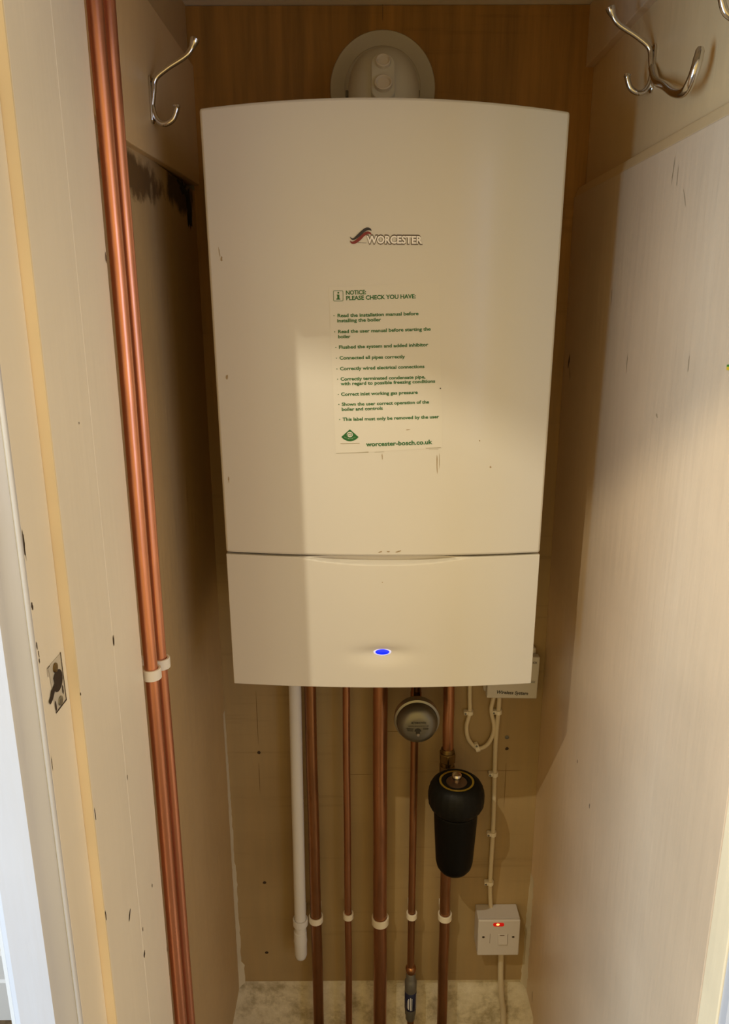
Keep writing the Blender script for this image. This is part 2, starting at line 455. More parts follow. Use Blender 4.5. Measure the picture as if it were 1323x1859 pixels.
# ragged bead of filler down the left back corner
rows = []; zz = [-.75 - .66*i/70 for i in range(71)]
for z in zz:
    w = (.0022 + .0022*random.random())*min(1, .1+(-.75-z)/.35) + (.006 if z < -1.36 else 0) + (.002 if z < -1.1 else 0)
    d = .012 + .004*random.random()
    rows.append([(XL, YK-d, z), (XL+w*.5, YK-d*.4, z), (XL+w, YK, z)])
mb = MB(); mb.grid(rows); obj('corner_filler', mb, M_CAULK, WL)
rows = []
for i in range(30):
    z = -1.13 - .28*i/29; w = (.003+.003*random.random())*min(1, .1+i/10)+.003*max(0, (-1.25-z))/.16
    rows.append([(XR, YK-.02-.01*random.random(), z), (XR-w*.6, YK-.006, z), (XR-w, YK, z)])
mb = MB(); mb.grid(rows); obj('corner_filler', mb, M_CAULK, WR)

# plywood back board
PB = tag(obj('plywood_board', MB().box(-.2713, .3663, YK, 1.3279, ZB, ZT-.001), M_BOARD, smooth=False), 'brown plywood board lining the cupboard behind the boiler and pipes', 'board')
for x, z, r in ((-.2077, -.8434, .0035), (-.2085, -1.1508, .0036), (-.2105, -1.3301, .0036), (.2841, -.8377, .0035)):
    mb = MB(); add_poly(mb, blob(x, z, r, r, 12, .12), on_y(YK), .0003); obj('screw_hole', mb, M_CHIP, PB, smooth=False)
mb = MB(); mb.lathe([(.0042, 0), (.0042, -.0010), (.0030, -.0012), (.0026, -.0004), (.0001, -.0002)], (.2829, YK-.0002, -.8119), 'Y', 20)
obj('screw_head', mb, M_ZINC, PB)
mb = MB()
for x, z, rx, rz in ((-.2082, -.77, .0006, .06), (-.2090, -.90, .0006, .035), (.284, -.92, .0006, .05), (.27, -.8875, .05, .0007), (.07, -.7985, .05, .0006), (-.01, -.894, .03, .0005), (.2, -1.14, .06, .0005), (.0345, .447, .0006, .012)):
    add_poly(mb, blob(x, z, rx, rz, 16, .2), on_y(YK), .0002)
obj('score_lines', mb, mat_plain('scored_wood', (118, 92, 56), .8), PB, smooth=False)['kind'] = 'stuff'

# ------------------------------------------------------------------ the boiler
XB, YB, ZTB = .0289, .9808, .2315
def surf(x, z, lift=0.):
    s = x-XB
    return (x, YB + .0069*s - .0363*(z-ZTB) - .027*(1-(s/.22)**2) - lift, z)
def front_shell(zlo, zhi, back, nx, nz, disp=None, zdist=None, top_w=.22):
    """bowed front sheet with returned edges; zlo / zhi give the edge heights for a given x"""
    mb = MB(); rows = []
    for j in range(nz+1):
        t = j/nz if zdist is None else zdist(j/nz)
        row = []
        for i in range(nx+1):
            s = -.22 + .44*i/nx; x = XB+s
            z = zlo(s) + (zhi(s)-zlo(s))*t - .00937*s
            p = surf(x, z); d = disp(x, z, s, t) if disp else 0
            row.append((p[0], p[1]+d, p[2]))
        rows.append(row)
    V = mb.grid(rows); bm = mb.bm
    ring = V[0][:] + [V[j][-1] for j in range(1, nz+1)] + V[-1][-2::-1] + [V[j][0] for j in range(nz-1, 0, -1)]
    R2 = [bm.verts.new((v.co.x, back, v.co.z)) for v in ring]; n = len(ring)
    for i in range(n): bm.faces.new((ring[i], R2[i], R2[(i+1) % n], ring[(i+1) % n]))
    bm.faces.new(R2)
    return mb
bow = lambda s: 1-(s/.22)**2
boiler = thing('combi_boiler', 'large cream-white wall-mounted boiler with green printed notice and blue light', 'boiler', (XB, 1.15, -.54))
mb = MB().box(XB-.216, XB+.216, 1.035, 1.3140, -.515, .222)
obj('casing', mb, M_CASE_SIDE, boiler, bevel=.004)
fp = front_shell(lambda s: -.3256+ZTB-ZTB+.003*bow(s), lambda s: ZTB+.0072*bow(s), 1.034, 48, 48)
FP = obj('front_panel', fp, M_CASE, boiler, bevel=.0035, seg=3)
ZS = -.3281
LED = (.0273, -.4690)
def sst(a): a = max(0., min(1., a)); return a*a*(3-2*a)
def flap_disp(x, z, s, t):
    zt = ZS+.003*bow(s)-.00937*s
    d = 0.
    c = 1-((s+.001)/.120)**2
    if c > 0:
        low = zt-.0110*c
        if z > low: d += .0110*sst((z-low)/(.0065*c+1e-5))*min(1, c*1.6)
    u = (x-LED[0])/.036; v = (z-LED[1]+.001)/(.0105 if z > LED[1] else .014)
    d += .0060*math.exp(-(u*u+v*v)*1.1)
    return d
zd = lambda t: t + .0*t if t < .0 else (t*.62/.5 if t < .5*0 else t)
def zdist(t):                   # rows packed towards the grip and round the light
    return t**.8 if t < 1 else 1
flap = front_shell(lambda s: -.5317+.0075*bow(s), lambda s: ZS+.003*bow(s), 1.0345, 132, 90, flap_disp, zdist)
FL = obj('control_flap', flap, M_CASE, boiler, bevel=.003, seg=3, angle=50)
mb = MB(); mb.lathe([(.0001, -.0022), (.006, -.0019), (.0100, -.0008), (.0114, .0012), (.0114, .004)], (0, 0, 0), 'Y', 40)
for v in mb.bm.verts: v.co = Vector((v.co.x+LED[0], v.co.y+surf(*LED)[1]+.0050, v.co.z*.43+LED[1]))
obj('status_light', mb, M_BLUE, FL)['label'] = 'glowing blue oval light'
mb = MB(); mb.lathe([(.0113, -.0012), (.0128, -.0004), (.0136, .003), (.0113, .003)], (0, 0, 0), 'Y', 40)
for v in mb.bm.verts: v.co = Vector((v.co.x+LED[0], v.co.y+surf(*LED)[1]+.0054, v.co.z*.47+LED[1]))
obj('light_rim', mb, M_HALO, FL)
# maker's badge: ribbon and raised letters
SP = lambda u, v, lift: surf(u, v, lift)
def logo_pt(cx, cy): return (-.0170 + cx/8.82*.000668, .1052 - cy/8.82*.00061)
def ribbon(up, lo):
    mb = MB()
    A = [Vector((*logo_pt(*p), 0)) for p in up]; B = [Vector((*logo_pt(*p), 0)) for p in lo]
    A = [(p.x, p.y) for p in catmull(A, 5)]; B = [(p.x, p.y) for p in catmull(B, 5)]
    add_strip(mb, A, B, SP, .0008); return mb
obj('badge_ribbon', ribbon([(45, 248), (70, 272), (100, 272), (150, 226), (220, 158), (280, 112), (330, 101), (372, 120), (386, 152)],
                           [(47, 270), (68, 296), (95, 305), (145, 285), (212, 232), (278, 170), (330, 148), (362, 148), (384, 160)]), M_NAVY, FP, smooth=False)
obj('badge_ribbon', ribbon([(45, 312), (75, 330), (110, 318), (150, 290), (215, 232), (272, 184), (325, 165), (368, 180), (386, 212)],
                           [(47, 335), (65, 360), (98, 369), (140, 358), (205, 312), (268, 246), (325, 208), (360, 208), (384, 225)]), M_RED, FP, smooth=False)
mb = MB(); add_strip(mb, [logo_pt(165, 346), logo_pt(305, 350)], [logo_pt(165, 352), logo_pt(305, 356)], SP, .0006)
add_strip(mb, [logo_pt(100, 292), logo_pt(215, 226), logo_pt(300, 158)], [logo_pt(104, 300), logo_pt(219, 233), logo_pt(304, 166)], SP, .0006)
obj('badge_line', mb, M_GREY, FP, smooth=False)
wa, wb = (.0062, .0805), (.0736, .0799)
mb = MB(); add_text(mb, 'WORCESTER', (wa[0]-.0006, wa[1]-.0004), (wb[0]+.0006, wb[1]-.0004), .0093, SP, .085, .0005); obj('badge_outline', mb, M_LOGODARK, FP, smooth=False)  # larger dark copy behind the letters draws their outline
mb = MB(); add_text(mb, 'WORCESTER', wa, wb, .0082, SP, .035, .0011); obj('badge_lettering', mb, M_LOGOWHITE, FP, smooth=False)
# small marks on the case
mb = MB()
for x, z, rx, rz, rot in ((-.1737, .0645, .0012, .003, 0), (-.176, .072, .0005, .006, .1), (-.1753, -.0811, .0012, .0028, -.2), (-.1811, -.2179, .0008, .004, 0), (.0985, -.196, .0006, .014, .03), (.1015, -.190, .0004, .011, .03),
                          (.0237, -.3160, .003, .0008, .4), (.0478, -.3155, .004, .0008, .3), (.0345, -.3155, .002, .0008, 0), (.1541, -.1641, .0009, .0009, 0), (.1707, -.2004, .0012, .0012, 0), (.0591, -.1476, .003, .0006, .1), (.026, -.183, .0006, .004, .1)):
    add_poly(mb, blob(x, z, rx, rz, 12, .35, rot), SP, .0003)
obj('scuff_marks', mb, M_DIRT, FP, smooth=False)['kind'] = 'stuff'
mb = MB(); add_poly(mb, blob(.1002, -.0947, .0009, .0009, 10, .1), SP, .0004); obj('black_speck', mb, M_BLACK, FP, smooth=False)
mb = MB(); add_poly(mb, blob(.0269, -.3603, .0008, .0008, 10, .1), SP, .0004); obj('black_speck', mb, M_DIRT, FL, smooth=False)
# notice label
a_ = math.radians(2.2)
def lab_rows(c0, c1, c2, c3, n=12):
    rows = []
    for j in range(n+1):
        t = j/n; row = []
        for i in range(n+1):
            q = i/n
            u = (1-t)*((1-q)*c0[0]+q*c1[0])+t*((1-q)*c3[0]+q*c2[0]); v = (1-t)*((1-q)*c0[1]+q*c1[1])+t*((1-q)*c3[1]+q*c2[1])
            row.append(surf(u, v, .00025))
        rows.append(row)
    return rows
mb = MB(); mb.grid(lab_rows((-.0405, .0300), (.0950, .0345), (.1050, -.1722), (-.0345, -.1790)))
LB = obj('notice_label', mb, M_FILM, boiler)
LB['label'] = 'clear film notice printed in green'
LINES = [
    ('NOTICE:', -0.0192, 0.0208, 0.0055, 0.0215, .0048), ('PLEASE CHECK YOU HAVE:', -0.0190, 0.0144, 0.0668, 0.0164, .0048),
    ('Read the installation manual before', -0.0300, -0.0060, 0.0706, -0.0037, .0040), ('installing the boiler', -0.0304, -0.0121, 0.0241, -0.0109, .0040),
    ('Read the user manual before starting the', -0.0295, -0.0253, 0.0862, -0.0225, .0040), ('boiler', -0.0297, -0.0315, -0.0142, -0.0313, .0040),
    ('Flushed the system and added inhibitor', -0.0287, -0.0444, 0.0836, -0.0416, .0040), ('Connected all pipes correctly', -0.0282, -0.0577, 0.0544, -0.0562, .0040),
    ('Correctly wired electrical connections', -0.0278, -0.0711, 0.0792, -0.0685, .0040), ('Correctly terminated condensate pipe,', -0.0273, -0.0841, 0.0806, -0.0817, .0040),
    ('with regard to possible freezing conditions', -0.0273, -0.0900, 0.0933, -0.0872, .0040), ('Correct inlet working gas pressure', -0.0268, -0.1034, 0.0712, -0.1012, .0040),
    ('Shown the user correct operation of the', -0.0262, -0.1163, 0.0861, -0.1137, .0040), ('boiler and controls', -0.0263, -0.1227, 0.0266, -0.1213, .0040),
    ('This label must only be removed by the user', -0.0253, -0.1357, 0.0995, -0.1329, .0040), ('worcester-bosch.co.uk', 0.0049, -0.1693, 0.0916, -0.1668, .0056)]
mb = MB()
mb2 = MB(); mb3 = MB()
for i_, (t, x0, z0, x1, z1, cap) in enumerate(LINES):
    add_text(mb2 if i_ < 2 else mb3 if i_ == 15 else mb, t, (x0, z0), (x1, z1), cap, SP, .028, .0006)
for (x, z) in ((-.0345, -.0042), (-.0338, -.0236), (-.0328, -.0428), (-.0322, -.0561), (-.0317, -.0695), (-.0310, -.0824), (-.0305, -.1017), (-.0299, -.1145), (-.0291, -.1340)):
    add_poly(mb, blob(x, z, .00065, .00065, 8, 0), SP, .0006)
obj('heading', mb2, M_GREEN, LB, smooth=False); obj('checklist', mb, M_GREEN, LB, smooth=False); obj('web_address', mb3, M_GREEN, LB, smooth=False)
mb = MB()                                    # boxed letter i
def rrect(cx, cz, w, h, r, n=5):
    out = []
    for k, (sx, sz) in enumerate(((1, 1), (-1, 1), (-1, -1), (1, -1))):
        for j in range(n+1):
            a = PI/2*(k+j/n); out.append((cx+sx*(w-r)+r*math.cos(a), cz+sz*(h-r)+r*math.sin(a)))
    return out
o1 = rrect(-.0288, .0195, .0061, .0063, .0014); o2 = rrect(-.0288, .0195, .0056, .0058, .0011)
add_strip(mb, o1+o1[:1], o2+o2[:1], SP, .0006)
add_poly(mb, [(-.0305, .0210), (-.0275, .0210), (-.0275, .0164), (-.0266, .0164), (-.0266, .0151), (-.0311, .0151), (-.0311, .0164), (-.0299, .0164), (-.0299, .0199), (-.0305, .0199)], SP, .0006)
add_poly(mb, blob(-.0287, .0232, .0012, .0011, 12, 0), SP, .0006)
obj('information_symbol', mb, M_GREEN, LB, smooth=False)
mb = MB()                                    # green fan-shaped emblem
R = .0170; ap = (-.0161, -.1468)
fan = [ap] + [(ap[0]+R*math.sin(t)*.86, ap[1]-R*math.cos(t)*.92) for t in [math.radians(-50+100*k/14) for k in range(15)]]
add_poly(mb, fan, SP, .0006); obj('emblem', mb, M_GREEN, LB, smooth=False)
mb = MB(); ec = (ap[0], ap[1]-.0068)
add_poly(mb, blob(*ec, .0039, .0036, 20, 0), SP, .0008)
for k in range(9):
    t = math.radians(-34+68*k/8); c = (ap[0]+.0137*.86*math.sin(t), ap[1]-.0137*.9*math.cos(t)); add_poly(mb, blob(*c, .00035, .00045, 6, 0), SP, .0008)
obj('emblem_ring', mb, M_FILM, LB, smooth=False)
mb = MB()
for sgn in (0, PI):
    up = []; lo = []
    for k in range(13):
        t = k/12; a = sgn + t*4.0; r = .0006+.0024*t
        up.append((ec[0]+(r+.0007)*math.cos(a), ec[1]+(r+.0007)*math.sin(a)*.92)); lo.append((ec[0]+(r-.0001)*math.cos(a), ec[1]+(r-.0001)*math.sin(a)*.92))
    add_strip(mb, up, lo, SP, .0010)
obj('emblem_swirl', mb, M_GREEN, LB, smooth=False)
mb = MB(); add_strip(mb, [(-.0285, -.1655), (-.0035, -.1648)], [(-.0285, -.1663), (-.0035, -.1656)], SP, .0006)
add_strip(mb, [(.0830, -.1722), (.1030, -.1716)], [(.0830, -.1727), (.1030, -.1721)], SP, .0006)
add_strip(mb, [(-.0345, -.1786), (-.008, -.1775), (.0080, -.1763)], [(-.0345, -.1789), (-.008, -.1781), (.0080, -.1774)], SP, .0005)
add_strip(mb, [(.016, -.1770), (.100, -.1738)], [(.016, -.1773), (.100, -.1741)], SP, .0005)
obj('fine_print', mb, mat_plain('faded_print', (160, 150, 118), .6), LB, smooth=False)

# ------------------------------------------------------------------ flue
flue = thing('flue_elbow', 'grey-white plastic flue elbow with round wall flange above the boiler', 'flue', (.034, 1.21, .235))
mb = MB(); mb.lathe([(.0825, 0), (.0828, -.002), (.0815, -.0042), (.070, -.0052), (.060, -.0058), (.0575, -.010), (.052, -.0105), (.052, 0)], (.0345, YK-.0004, .3395), 'Y', 72)
obj('wall_flange', mb, M_FLANGE, flue)
pts = [(.0335, 1.306, .3270), (.0335, 1.262, .3270)] + [(.0335, 1.262-.064*math.sin(a), .3270-.064*(1-math.cos(a))) for a in [PI/2*k/12 for k in range(1, 13)]] + [(.0335, 1.198, .2345)]
mb = MB(); mb.tube(pts, .0515, 56); obj('elbow', mb, M_FLUE, flue)
mb = MB(); mb.lathe([(.0535, 0), (.0535, -.013), (.0515, -.014)], (.0335, 1.305, .3270), 'Y', 56); obj('collar', mb, M_FLUE, flue)
for s in (-1, 1):
    mb = MB(); mb.box(.0335+s*.0545-.0022, .0335+s*.0545+.0022, 1.270, 1.292, .318, .327); obj('screw_lug', mb, M_GREY, flue, bevel=.0008)
# sampling boss: rounded pad with two caps, on the outside of the bend
def bend_pt(x, ang, r=.0515):
    c = Vector((x, 1.262, .263)); R_ = .064+math.sqrt(max(1e-8, r*r-(x-.0335)**2))
    return c + Vector((0, -math.sin(ang)*R_, math.cos(ang)*R_)), Vector((0, -math.sin(ang), math.cos(ang)))
P0, N0 = bend_pt(.0310, math.radians(72)); P1, N1 = bend_pt(.0310, math.radians(54))
def capsule_pad(pa, pb, n, r, h, mat, name):
    ax = (pb-pa).normalized(); sd = Vector((1, 0, 0)); n = sd.cross(ax).normalized(); n = n if n.y < 0 else -n
    out = []
    for k in range(15): a = PI*k/14; out.append(pb + sd*r*math.cos(a) + ax*r*math.sin(a))
    for k in range(15): a = PI+PI*k/14; out.append(pa + sd*r*math.cos(a) + ax*r*math.sin(a))
    bm = bmesh.new(); A = [bm.verts.new(p - n*.012) for p in out]; B = [bm.verts.new(p + n*h) for p in out]; k = len(A)
    for i in range(k): bm.faces.new((A[i], A[(i+1) % k], B[(i+1) % k], B[i]))
    bm.faces.new(A[::-1]); bm.faces.new(B)
    return obj(name, bm, mat, flue, bevel=.0015), n
ax = (P1-P0).normalized()
pad, nn = capsule_pad(P0-ax*.006, P1, N0, .0165, .006, M_FLUE, 'sampling_boss')
def cap(p, r, h, name):
    bm = bmesh.new(); e1 = Vector((1, 0, 0)); e2 = nn.cross(e1)
    rows = []
    for rr_, hh in ((r, 0), (r, h), (r*.86, h+.001), (r*.74, h-.0005), (r*.70, h-.002), (.0001, h-.002)):
        rows.append([bm.verts.new(p+nn*hh+(e1*math.cos(2*PI*k/28)+e2*math.sin(2*PI*k/28))*rr_) for k in range(28)])
    for i in range(len(rows)-1):
        for k in range(28): bm.faces.new((rows[i][k], rows[i][(k+1) % 28], rows[i+1][(k+1) % 28], rows[i+1][k]))
    bm.faces.new(rows[0][::-1])
    obj(name, bm, M_FLUE2, flue)
cap(P0+nn*.005, .0122, .007, 'test_cap'); cap(P1+nn*.005, .0105, .006, 'test_cap')

# ------------------------------------------------------------------ pipes
YP = 1.275
def pipe(name, label, x0, x1, r, z0, z1, mat, y=YP, group=None):
    n = 14; pts = [(x0+(x1-x0)*k/n+.0004*math.sin(k*1.7), y, z0+(z1-z0)*k/n) for k in range(n+1)]
    mb = MB(); mb.tube(pts, r, 28)
    return tag(obj(name, mb, mat), label, 'pipe', group)
pipe('copper_pipe', 'tarnished copper pipe right beside the white waste pipe', -.0985, -.1006, .0111, -1.70, -.5155, M_COPPER_D)
pipe('copper_pipe', 'thin copper pipe between the two wider copper pipes under the boiler', -.0345, -.0322, .0071, -1.70, -.5155, M_COPPER)
pipe('copper_pipe', 'widest copper pipe, in the middle under the boiler', .0328, .0313, .0140, -1.70, -.5155, M_COPPER)
gp = thing('copper_pipe', 'thin copper gas pipe running down from the round metal regulator', 'pipe', (.098, YP, -1.34))
n = 10; mb = MB(); mb.tube([(.0965+.0010*k/n, YP, -1.355+.62*k/n) for k in range(n+1)], .0074, 24); obj('tube', mb, M_COPPER_D, gp)
mb = MB(); mb.tube([(.0985, YP, -.7), (.0990, YP, -.5155)], .0074, 24); obj('tube', mb, M_COPPER_D, gp)
mb = MB(); mb.lathe([(.0095, -.712), (.0105, -.708), (.0105, -.690), (.0095, -.688), (.0095, -.662), (.0112, -.660), (.0112, -.640), (.0095, -.638)], (.0990, YP, 0), 'Z', 24); obj('fitting', mb, M_COPPER_D, gp)
mb = MB(); mb.box(.0935, .0955, 1.258, 1.268, -.688, -.662).box(.1035, .1055, 1.258, 1.268, -.688, -.662).box(.0935, .1055, 1.258, 1.268, -.690, -.686); obj('bracket', mb, M_BRASS, gp, smooth=False)
mb = MB(); mb.tube([(.0985, YP, -1.70), (.0980, YP, -1.466)], .0074, 24); obj('tube', mb, M_COPPER_D, gp)
pipe('copper_pipe', 'copper return pipe entering the top of the black filter', .1617, .1600, .0107, -.822, -.5155, M_COPPER)
pipe('copper_pipe', 'copper pipe coming out beneath the black filter', .1655, .1645, .0107, -1.70, -.905, M_COPPER_D)
# white condensate pipe
cp = thing('waste_pipe', 'white plastic waste pipe ending in a loose coupling, leftmost under the boiler', 'pipe', (-.129, 1.272, -1.29))
mb = MB(); mb.tube([(-.1318, 1.272, -1.255), (-.1298, 1.272, -.9), (-.1270, 1.272, -.5155)], .0118, 28); obj('tube', mb, M_PVC, cp)
mb = MB(); mb.lathe([(.0001, -1.302), (.006, -1.301), (.0105, -1.2975), (.0128, -1.290), (.0132, -1.262), (.0140, -1.255), (.0135, -1.250), (.0132, -1.232), (.0120, -1.231)], (-.1325, 1.272, 0), 'Z', 32); obj('coupling', mb, M_PVC, cp)

# clips of the back row: C-shaped band on a short base
def pipe_clip(x, y, z, r, h, label, left=False, group=None, mat=None):
    ro = r+.0034
    t = thing('pipe_clip', label, 'pipe clip', (x, y, z), group)
    bm = bmesh.new(); n = 26; gap = .62
    inner = []; outer = []
    ctr = PI if left else PI/2          # gap direction: +Y (to board) or -X (to wall)
    for k in range(n+1):
        a = ctr + gap + (2*PI-2*gap)*k/n
        inner.append((x+r*1.015*math.cos(a), y+r*1.015*math.sin(a))); outer.append((x+ro*math.cos(a), y+ro*math.sin(a)))
    prof = inner + outer[::-1]; mb = MB()
    A = [[mb.bm.verts.new((px, py, zz)) for px, py in prof] for zz in (z-h/2, z+h/2)]
    m_ = len(prof)
    for i in range(m_): mb.bm.faces.new((A[0][i], A[0][(i+1) % m_], A[1][(i+1) % m_], A[1][i]))
    for i in range(n):
        for q in (0, 1): mb.bm.faces.new((A[q][i], A[q][i+1], A[q][m_-2-i], A[q][m_-1-i]))
    obj('band', mb, mat or M_CLIP, t, bevel=.0007)
    mb = MB()
    if left: mb.box(XL+.0002, x-r*.75, y-r*.8, y+r*.8, z-h/2, z+h/2)
    else: mb.box(x-r*.8, x+r*.8, y+r*.75, YK-.0002, z-h/2, z+h/2)
    obj('base', mb, mat or M_CLIP, t, bevel=.0007)
pipe_clip(-.0996, YP, -1.2030, .0113, .0135, 'white clip on the copper pipe beside the white waste pipe')
pipe_clip(-.0333, YP, -1.1960, .0073, .0130, 'small white clip on the second copper pipe from the left')
pipe_clip(.0323, YP, -1.2080, .0142, .0165, 'largest white clip, on the wide middle copper pipe')
pipe_clip(.0971, YP, -1.1960, .0076, .0130, 'small white clip on the gas pipe beneath the round regulator')
pipe_clip(.1652, YP, -1.1990, .0109, .0135, 'white clip on the copper pipe beneath the black filter')
pipe_clip(-.1315, 1.272, -1.2080, .0120, .0150, 'white clip on the white waste pipe just above its coupling', mat=M_PVC)

# the two long pipes beside the door frame
for y, s, lab in ((.7935, 0, 'long copper pipe beside the door frame, the nearer of the pair'), (.8330, 1, 'long copper pipe on the left wall, the farther of the pair')):
    n = 20; mb = MB(); mb.tube([(-.2455+.0004*math.sin(k*1.3+s), y+.0005*math.sin(k*.9+s*2), -1.70+(ZT+1.6995)*k/n) for k in range(n+1)], .0076, 28)
    tag(obj('copper_pipe', mb, M_COPPER_B), lab, 'pipe')
pipe_clip(-.2455, .7935, -.4035, .0078, .013, 'white clip around the nearer long copper pipe, lower of the two side clips', True)
pipe_clip(-.2455, .8330, -.4095, .0078, .013, 'white clip around the farther long copper pipe, upper of the two side clips', True)

# ------------------------------------------------------------------ gas regulator
CX, CZ = .0965, -.7135
reg = thing('gas_regulator', 'round grey cast metal regulator with embossed lettering on the gas pipe', 'regulator', (CX, 1.22, CZ-.042))
mb = MB(); mb.lathe([(.012, 1.283), (.013, 1.262), (.018, 1.255), (.030, 1.240), (.0385, 1.232), (.0395, 1.222)], (CX, 0, CZ), 'Y', 56); obj('body', mb, M_ZINC, reg)
mb = MB(); mb.lathe([(.0385, 1.228), (.0410, 1.226), (.0418, 1.219), (.0410, 1.212), (.0372, 1.2105), (.0365, 1.214)], (CX, 0, CZ), 'Y', 64); obj('rim', mb, M_ZINC2, reg)
mb = MB(); mb.lathe([(.0366, 1.216), (.0366, 1.203), (.0345, 1.1965), (.030, 1.1915), (.024, 1.1885), (.0150, 1.1875), (.0001, 1.1872)], (CX, 0, CZ), 'Y', 64); CAPO = obj('cap', mb, M_ZINC, reg)
RP = lambda u, v, lift: (u, 1.1874+max(0, (math.hypot(u-CX, v-CZ)-.014))*.09-lift, v)
mb = MB(); add_text(mb, 'altecnic', (.0845, -.7050), (.1110, -.7050), .0045, RP, .012, .0006)
add_text(mb, 'www.altecnic.co.uk', (.0790, -.7105), (.1160, -.7105), .0016, RP, .02, .0006)
for z, a, b_ in ((-.7142, .0760, .0885), (-.7165, .0770, .0880), (-.7188, .0780, .0885), (-.7135, .1055, .1150), (-.7160, .1055, .1150)):
    add_strip(mb, [(a, z), (b_, z-.0005)], [(a, z-.0009), (b_, z-.0014)], RP, .0006)
obj('lettering', mb, mat_plain('embossed_dark', (52, 48, 38), .6), CAPO, smooth=False)
mb = MB(); arch = [(CX+.0062*math.cos(a), -.7205+.0062*math.sin(a)) for a in [PI*k/12 for k in range(13)]]
arch2 = [(CX+.0038*math.cos(a), -.7205+.0038*math.sin(a)) for a in [PI*k/12 for k in range(13)]]
add_strip(mb, arch, arch2, RP, .0007); add_poly(mb, arch2+[(CX-.0038, -.7250), (CX+.0038, -.7250)], RP, .0005)
obj('keyhole_notch', mb, mat_plain('notch_dark', (44, 40, 30), .6), CAPO, smooth=False)
mb = MB(); mb.lathe([(.0034, 1.190), (.0034, 1.186), (.0026, 1.1848), (.0001, 1.1846)], (CX+.0005, 0, -.7268), 'Y', 24); obj('screw', mb, M_CHROME, reg)

# ------------------------------------------------------------------ compression fitting and magnetic filter
fit = thing('pipe_fitting', 'dull brass compression fitting on the copper pipe just above the black filter', 'fitting', (.1612, YP, -.90))
def hexnut(x, y, z0, z1, r):
    mb = MB(); o = [(x+r*math.cos(PI/6+PI/3*k), y+r*math.sin(PI/6+PI/3*k)) for k in range(6)]; return mb.prism(o, z0, z1, 'XY')
obj('nut', hexnut(.1612, YP, -.838, -.818, .0168), M_BRASS, fit, bevel=.002)
obj('nut', hexnut(.1612, YP, -.868, -.846, .0165), M_BRASS, fit, bevel=.002)
mb = MB(); mb.lathe([(.0128, -.900), (.0128, -.812), (.0118, -.810)], (.1612, YP, 0), 'Z', 28); obj('body', mb, M_BRASS, fit)
mb = MB(); mb.tube([(.1640, 1.275, -.885), (.1690, 1.2425, -.885)], .014, 24); obj('side_branch', mb, M_BRASS, fit)
FXc, FYc = .1700, 1.200
fil = thing('magnetic_filter', 'black plastic magnetic filter canister with ribbed cap and gold ring', 'filter', (FXc, FYc, -1.03))
mb = MB(); mb.lathe([(.0001, -1.0235), (.018, -1.0228), (.027, -1.0185), (.0325, -1.010), (.0350, -.999), (.0362, -.975), (.0385, -.935), (.0400, -.905), (.0402, -.885), (.030, -.885)], (FXc, FYc, 0), 'Z', 64); obj('canister', mb, M_RUBBER, fil)
mb = MB(); mb.lathe([(.0395, -.8925), (.0415, -.8915), (.0415, -.889), (.039, -.888)], (FXc, FYc, 0), 'Z', 64); obj('sealing_ring', mb, M_RUBBER2, fil)
mb = MB(); prof = [(.0400, -.8885), (.0428, -.8865), (.0490, -.8790), (.0515, -.8720), (.0518, -.8560), (.0500, -.8450), (.0450, -.8360), (.0385, -.8305), (.0345, -.8290), (.0338, -.8305), (.0215, -.8310), (.0210, -.8330), (.0001, -.8330)]
mb.lathe(prof, (FXc, FYc, 0), 'Z', 96)
for v in mb.bm.verts:                      # shallow grip ribs round the cap
    dx, dy = v.co.x-FXc, v.co.y-FYc; r = math.hypot(dx, dy)
    if r > .0485:
        k = 1-.018*(.5+.5*math.cos(24*math.atan2(dy, dx))); v.co.x = FXc+dx*k; v.co.y = FYc+dy*k
obj('screw_cap', mb, M_RUBBER2, fil)
def ring(ri, ro, z, mat, name, par, h=.0008):
    mb = MB(); mb.lathe([(ri, z), (ri, z+h), (ro, z+h), (ro, z)], (FXc, FYc, 0), 'Z', 64)
    bmesh.ops.delete(mb.bm, geom=[f for f in mb.bm.faces if len(f.verts) > 4], context='FACES')
    return obj(name, mb, mat, par)
ring(.0282, .0318, -.8306, M_GOLD, 'gold_ring', fil)
mb = MB(); mb.lathe([(.0195, -.8328), (.0190, -.8315), (.0140, -.8300), (.0085, -.8290), (.0001, -.8290)], (FXc, FYc, 0), 'Z', 48); obj('vent_seat', mb, mat_plain('bronze_disc', (120, 96, 74), .3, .8), fil)
mb = MB(); mb.lathe([(.0060, -.829), (.0060, -.824), (.0088, -.823), (.0088, -.8165), (.0080, -.8155), (.0066, -.8160), (.0001, -.8165)], (FXc, FYc, 0), 'Z', 40); obj('vent_screw', mb, M_CHROME, fil)
mb = MB(); mb.lathe([(.0001, -1.0295), (.0040, -1.0295), (.0045, -1.0225), (.0045, -1.021)], (FXc-.002, FYc, 0), 'Z', 20); obj('drain_nipple', mb, M_CLIP, fil)

